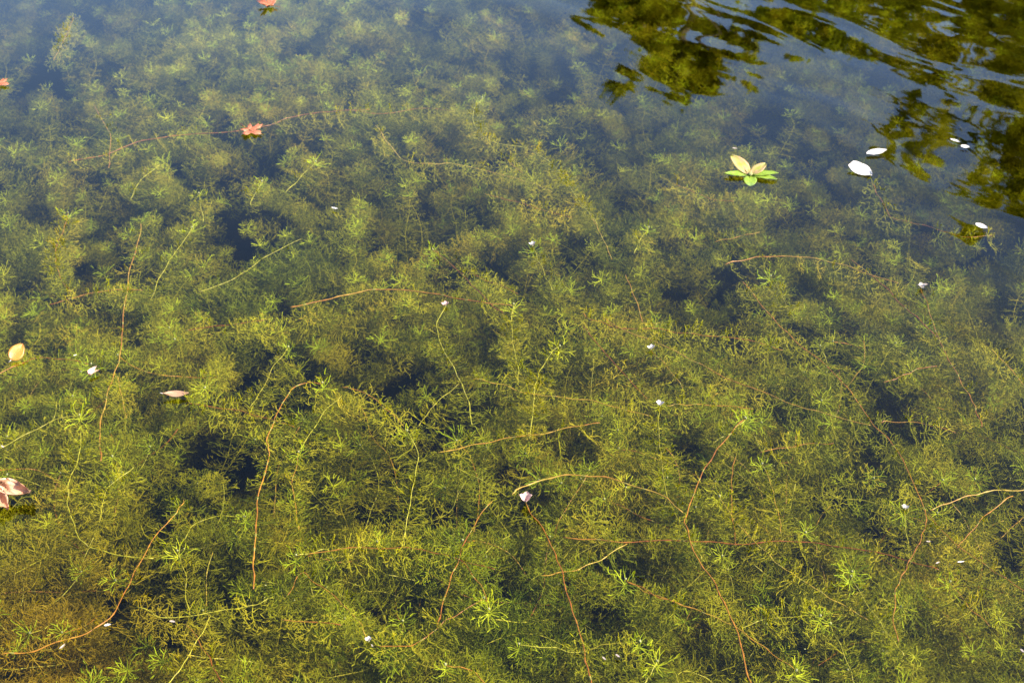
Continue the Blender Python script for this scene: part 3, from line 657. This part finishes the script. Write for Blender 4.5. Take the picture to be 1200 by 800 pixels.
# maple leaves
def maple(seed, lab, px, py, size, ang, tilt, fold=.12):
    g = random.Random(seed); t = empty('maple_leaf', (0, 0, 0)); tag(t, lab, 'leaf', 'red maple leaves afloat')
    lobes = [(0, .62), (58, .52), (-58, .52), (118, .30), (-118, .30)]; V = [(0, 0, -.02)]; ring = []
    order = sorted(lobes, key=lambda q: q[0]); n = len(order)
    for i, (a, r) in enumerate(order):
        for (da, f, zz) in ((-22, .56, .02), (-17, .80, .04), (-8, .82, .03), (0, 1.0, .06), (8, .82, .03), (17, .80, .04), (22, .56, .02)):
            aa = R(a + da + g.uniform(-2, 2)); rr = r * f * g.uniform(.93, 1.05)
            ring.append((math.cos(aa) * rr, math.sin(aa) * rr, zz + fold * abs(math.sin(aa) * rr) + g.uniform(-.02, .02)))
        if i < n - 1:
            am = R((a + order[i + 1][0]) / 2); ring.append((math.cos(am) * .25, math.sin(am) * .25, .01))
    ring.append((-.10, 0, 0)); mid = [(x * .5, y * .5, z * .35 - .01) for (x, y, z) in ring]
    V += mid + ring; k = len(ring)
    F = [(0, 1 + i, 1 + (i + 1) % k) for i in range(k)] + [(1 + i, 1 + k + i, 1 + k + (i + 1) % k, 1 + (i + 1) % k) for i in range(k)]
    me = mesh('blade', V, F, M_maple); bl = link('blade', me, t); so = bl.modifiers.new('thickness', 'SOLIDIFY'); so.thickness = .012
    for (a, r) in lobes:
        aa = R(a); link('vein', rib('vein', [(0, 0, 0), (math.cos(aa) * r * .5, math.sin(aa) * r * .5, .015 + fold * .4 * abs(math.sin(aa) * r * .5)), (math.cos(aa) * r * .95, math.sin(aa) * r * .95, .06 + fold * abs(math.sin(aa) * r * .95))], .010, M_vein), t)
    link('stalk', rib('stalk', [(0, 0, -.01), (-.25, .03, .02), (-.5, .10, .05)], .016, M_stalk), t)
    put(t, px, py, size, ang, .005, tilt)
maple(1, 'red maple leaf with spread lobes at the left end of the arching tan stem', 291, 152, .066, -35, .12)
maple(2, 'folded red maple leaf afloat at the top edge of the water', 317, 6, .072, 160, .15, .45)
maple(3, 'small dark red maple leaf just showing on the upper left edge', -3, 98, .052, -15, .1)
# floating rosette
t = empty('floating_rosette', (0, 0, 0)); tag(t, 'bright lime green rosette of six oval leaves afloat near the white petals', 'water plant')
for (a, ln, wd, m_, lift, pw) in ((178, .95, .17, M_lime, 6, .8), (262, .72, .36, M_lime, 2, .6), (-22, 1.0, .16, M_lime, 4, .8), (-2, 1.02, .15, M_lime, 6, .8), (40, .85, .27, M_limered, 10, .65), (122, 1.15, .25, M_limered, 14, .7)):
    me = blade('leaf', lens(12, wd, wd, pw, .85), m_, .04, -.05, seed=int(a) % 50)
    for v in me.vertices: v.co.x += .56
    o = link('leaf', me, t); o.rotation_euler = (0, R(-lift), R(a)); o.scale = (ln, ln, ln)
    link('midrib', rib('midrib', [(.06, 0, .012), (.5, 0, -.035), (1.04, 0, -.04)], .012, M_lime), o)
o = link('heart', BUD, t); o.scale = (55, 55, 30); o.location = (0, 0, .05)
put(t, 879, 205, .0560, 0, .004, .16)
# white petals
def petal(lab, px, py, ln, ang, wl_, wr_, tilt=.15, notch=True, seed=0, m_=None):
    t = empty('fallen_petal', (0, 0, 0)); tag(t, lab, 'petal', 'white petals afloat')
    ol = lens(12, wl_, wr_, .7, .9)
    bl = blade('skin', ol, m_ or M_petal, .05, .03, seed=seed, rough=.04)
    if notch:
        for v in bl.vertices:
            if v.co.x < -.40 and abs(v.co.y) < .05: v.co.x += .09
    link('skin', bl, t)
    for s in (-1, 1): link('crease', rib('crease', [(-.42, s * .03, .02), (0, s * .07, .015), (.42, s * .04, .03)], .007, m_ or M_petal), t)
    put(t, px, py, ln, ang, .005, tilt)
petal('largest white petal, notched at one end, afloat near the tree reflection', 1008, 199, .062, -48, .29, .29, .28, seed=21)
petal('narrow cream petal just above the largest white petal', 1027, 179, .050, 16, .24, .17, .15, False, 22, M_pale if False else M_petal)
petal('small white petal alone at the right edge below the tree reflection', 1150, 265, .026, -40, .22, .24, .25, False, 23)
petal('tiny round white petal amid the tree reflection', 1131, 172, .020, -20, .30, .30, .2, False, 24)
petal('tiny sliver of white petal left of the tiny round one', 1119, 165, .024, -40, .16, .16, .1, False, 25)
SPK = [(392, 244, 10, 'tiny white petal over the dark hole in the upper left of the mat'), (1081, 334, 15, 'white and brown petal flake lying on the flower at the right'), (436, 756, 6, 'white petal sliver beside the flower at the bottom'),
       (202, 728, 9, 'white petal speck on the wavy green stem at the lower left'), (126, 732, 9, 'pale petal sliver on the long yellow stem near the lower left corner'), (73, 757, 10, 'buff petal sliver farthest down in the lower left corner'),
       (708, 771, 8, 'white petal sliver on the rim of the dark hole at the bottom edge'), (724, 768, 8, 'curved white petal sliver right of the other on the rim of the bottom dark hole'), (1126, 658, 10, 'white petal flake on the straight tan stem at the lower right'),
       (1099, 659, 7, 'small pinkish petal flake left of the one on the straight tan stem'), (1088, 634, 6, 'pale petal flake just right of the fork'), (3, 523, 6, 'white petal speck on the left edge above the torn leaf'), (88, 416, 5, 'tiny white petal speck right of the orange leaf'), (861, 174, 7, 'yellow white petal speck above the floating rosette'), (1198, 762, 7, 'white petal speck on the right edge near the bottom')]
for i, (px, py, s, lab) in enumerate(SPK):
    petal(lab, px, py, s * mpp(px, py) * .85, rng.uniform(-60, 60), rng.uniform(.12, .24), rng.uniform(.08, .2), rng.uniform(0, .5), False, 40 + i, M_speck if i % 4 else M_petal)

# fine specks of pollen and seed fluff lying on the water skin
V, F = [], []
for i in range(420):
    y = gs.uniform(.9, 4.4); hw = .45 + y * .48; p = Vector((gs.uniform(-hw, hw), y, .0006)); r = .0004 + .0009 * gs.random() ** 3; k = len(V); a0 = gs.uniform(0, 3)
    for a in range(4): V.append(p + Vector((math.cos(a0 + a * 1.571) * r, math.sin(a0 + a * 1.571) * r * gs.uniform(.5, 1), 0)))
    V.append(p + Vector((0, 0, r * .6))); F += [(k + a, k + (a + 1) % 4, k + 4) for a in range(4)]
tag(link('floating_specks', mesh('floating_specks', V, F, M_bud_glint)), 'tiny pale specks of pollen scattered over the water', 'pollen', None, 'stuff')
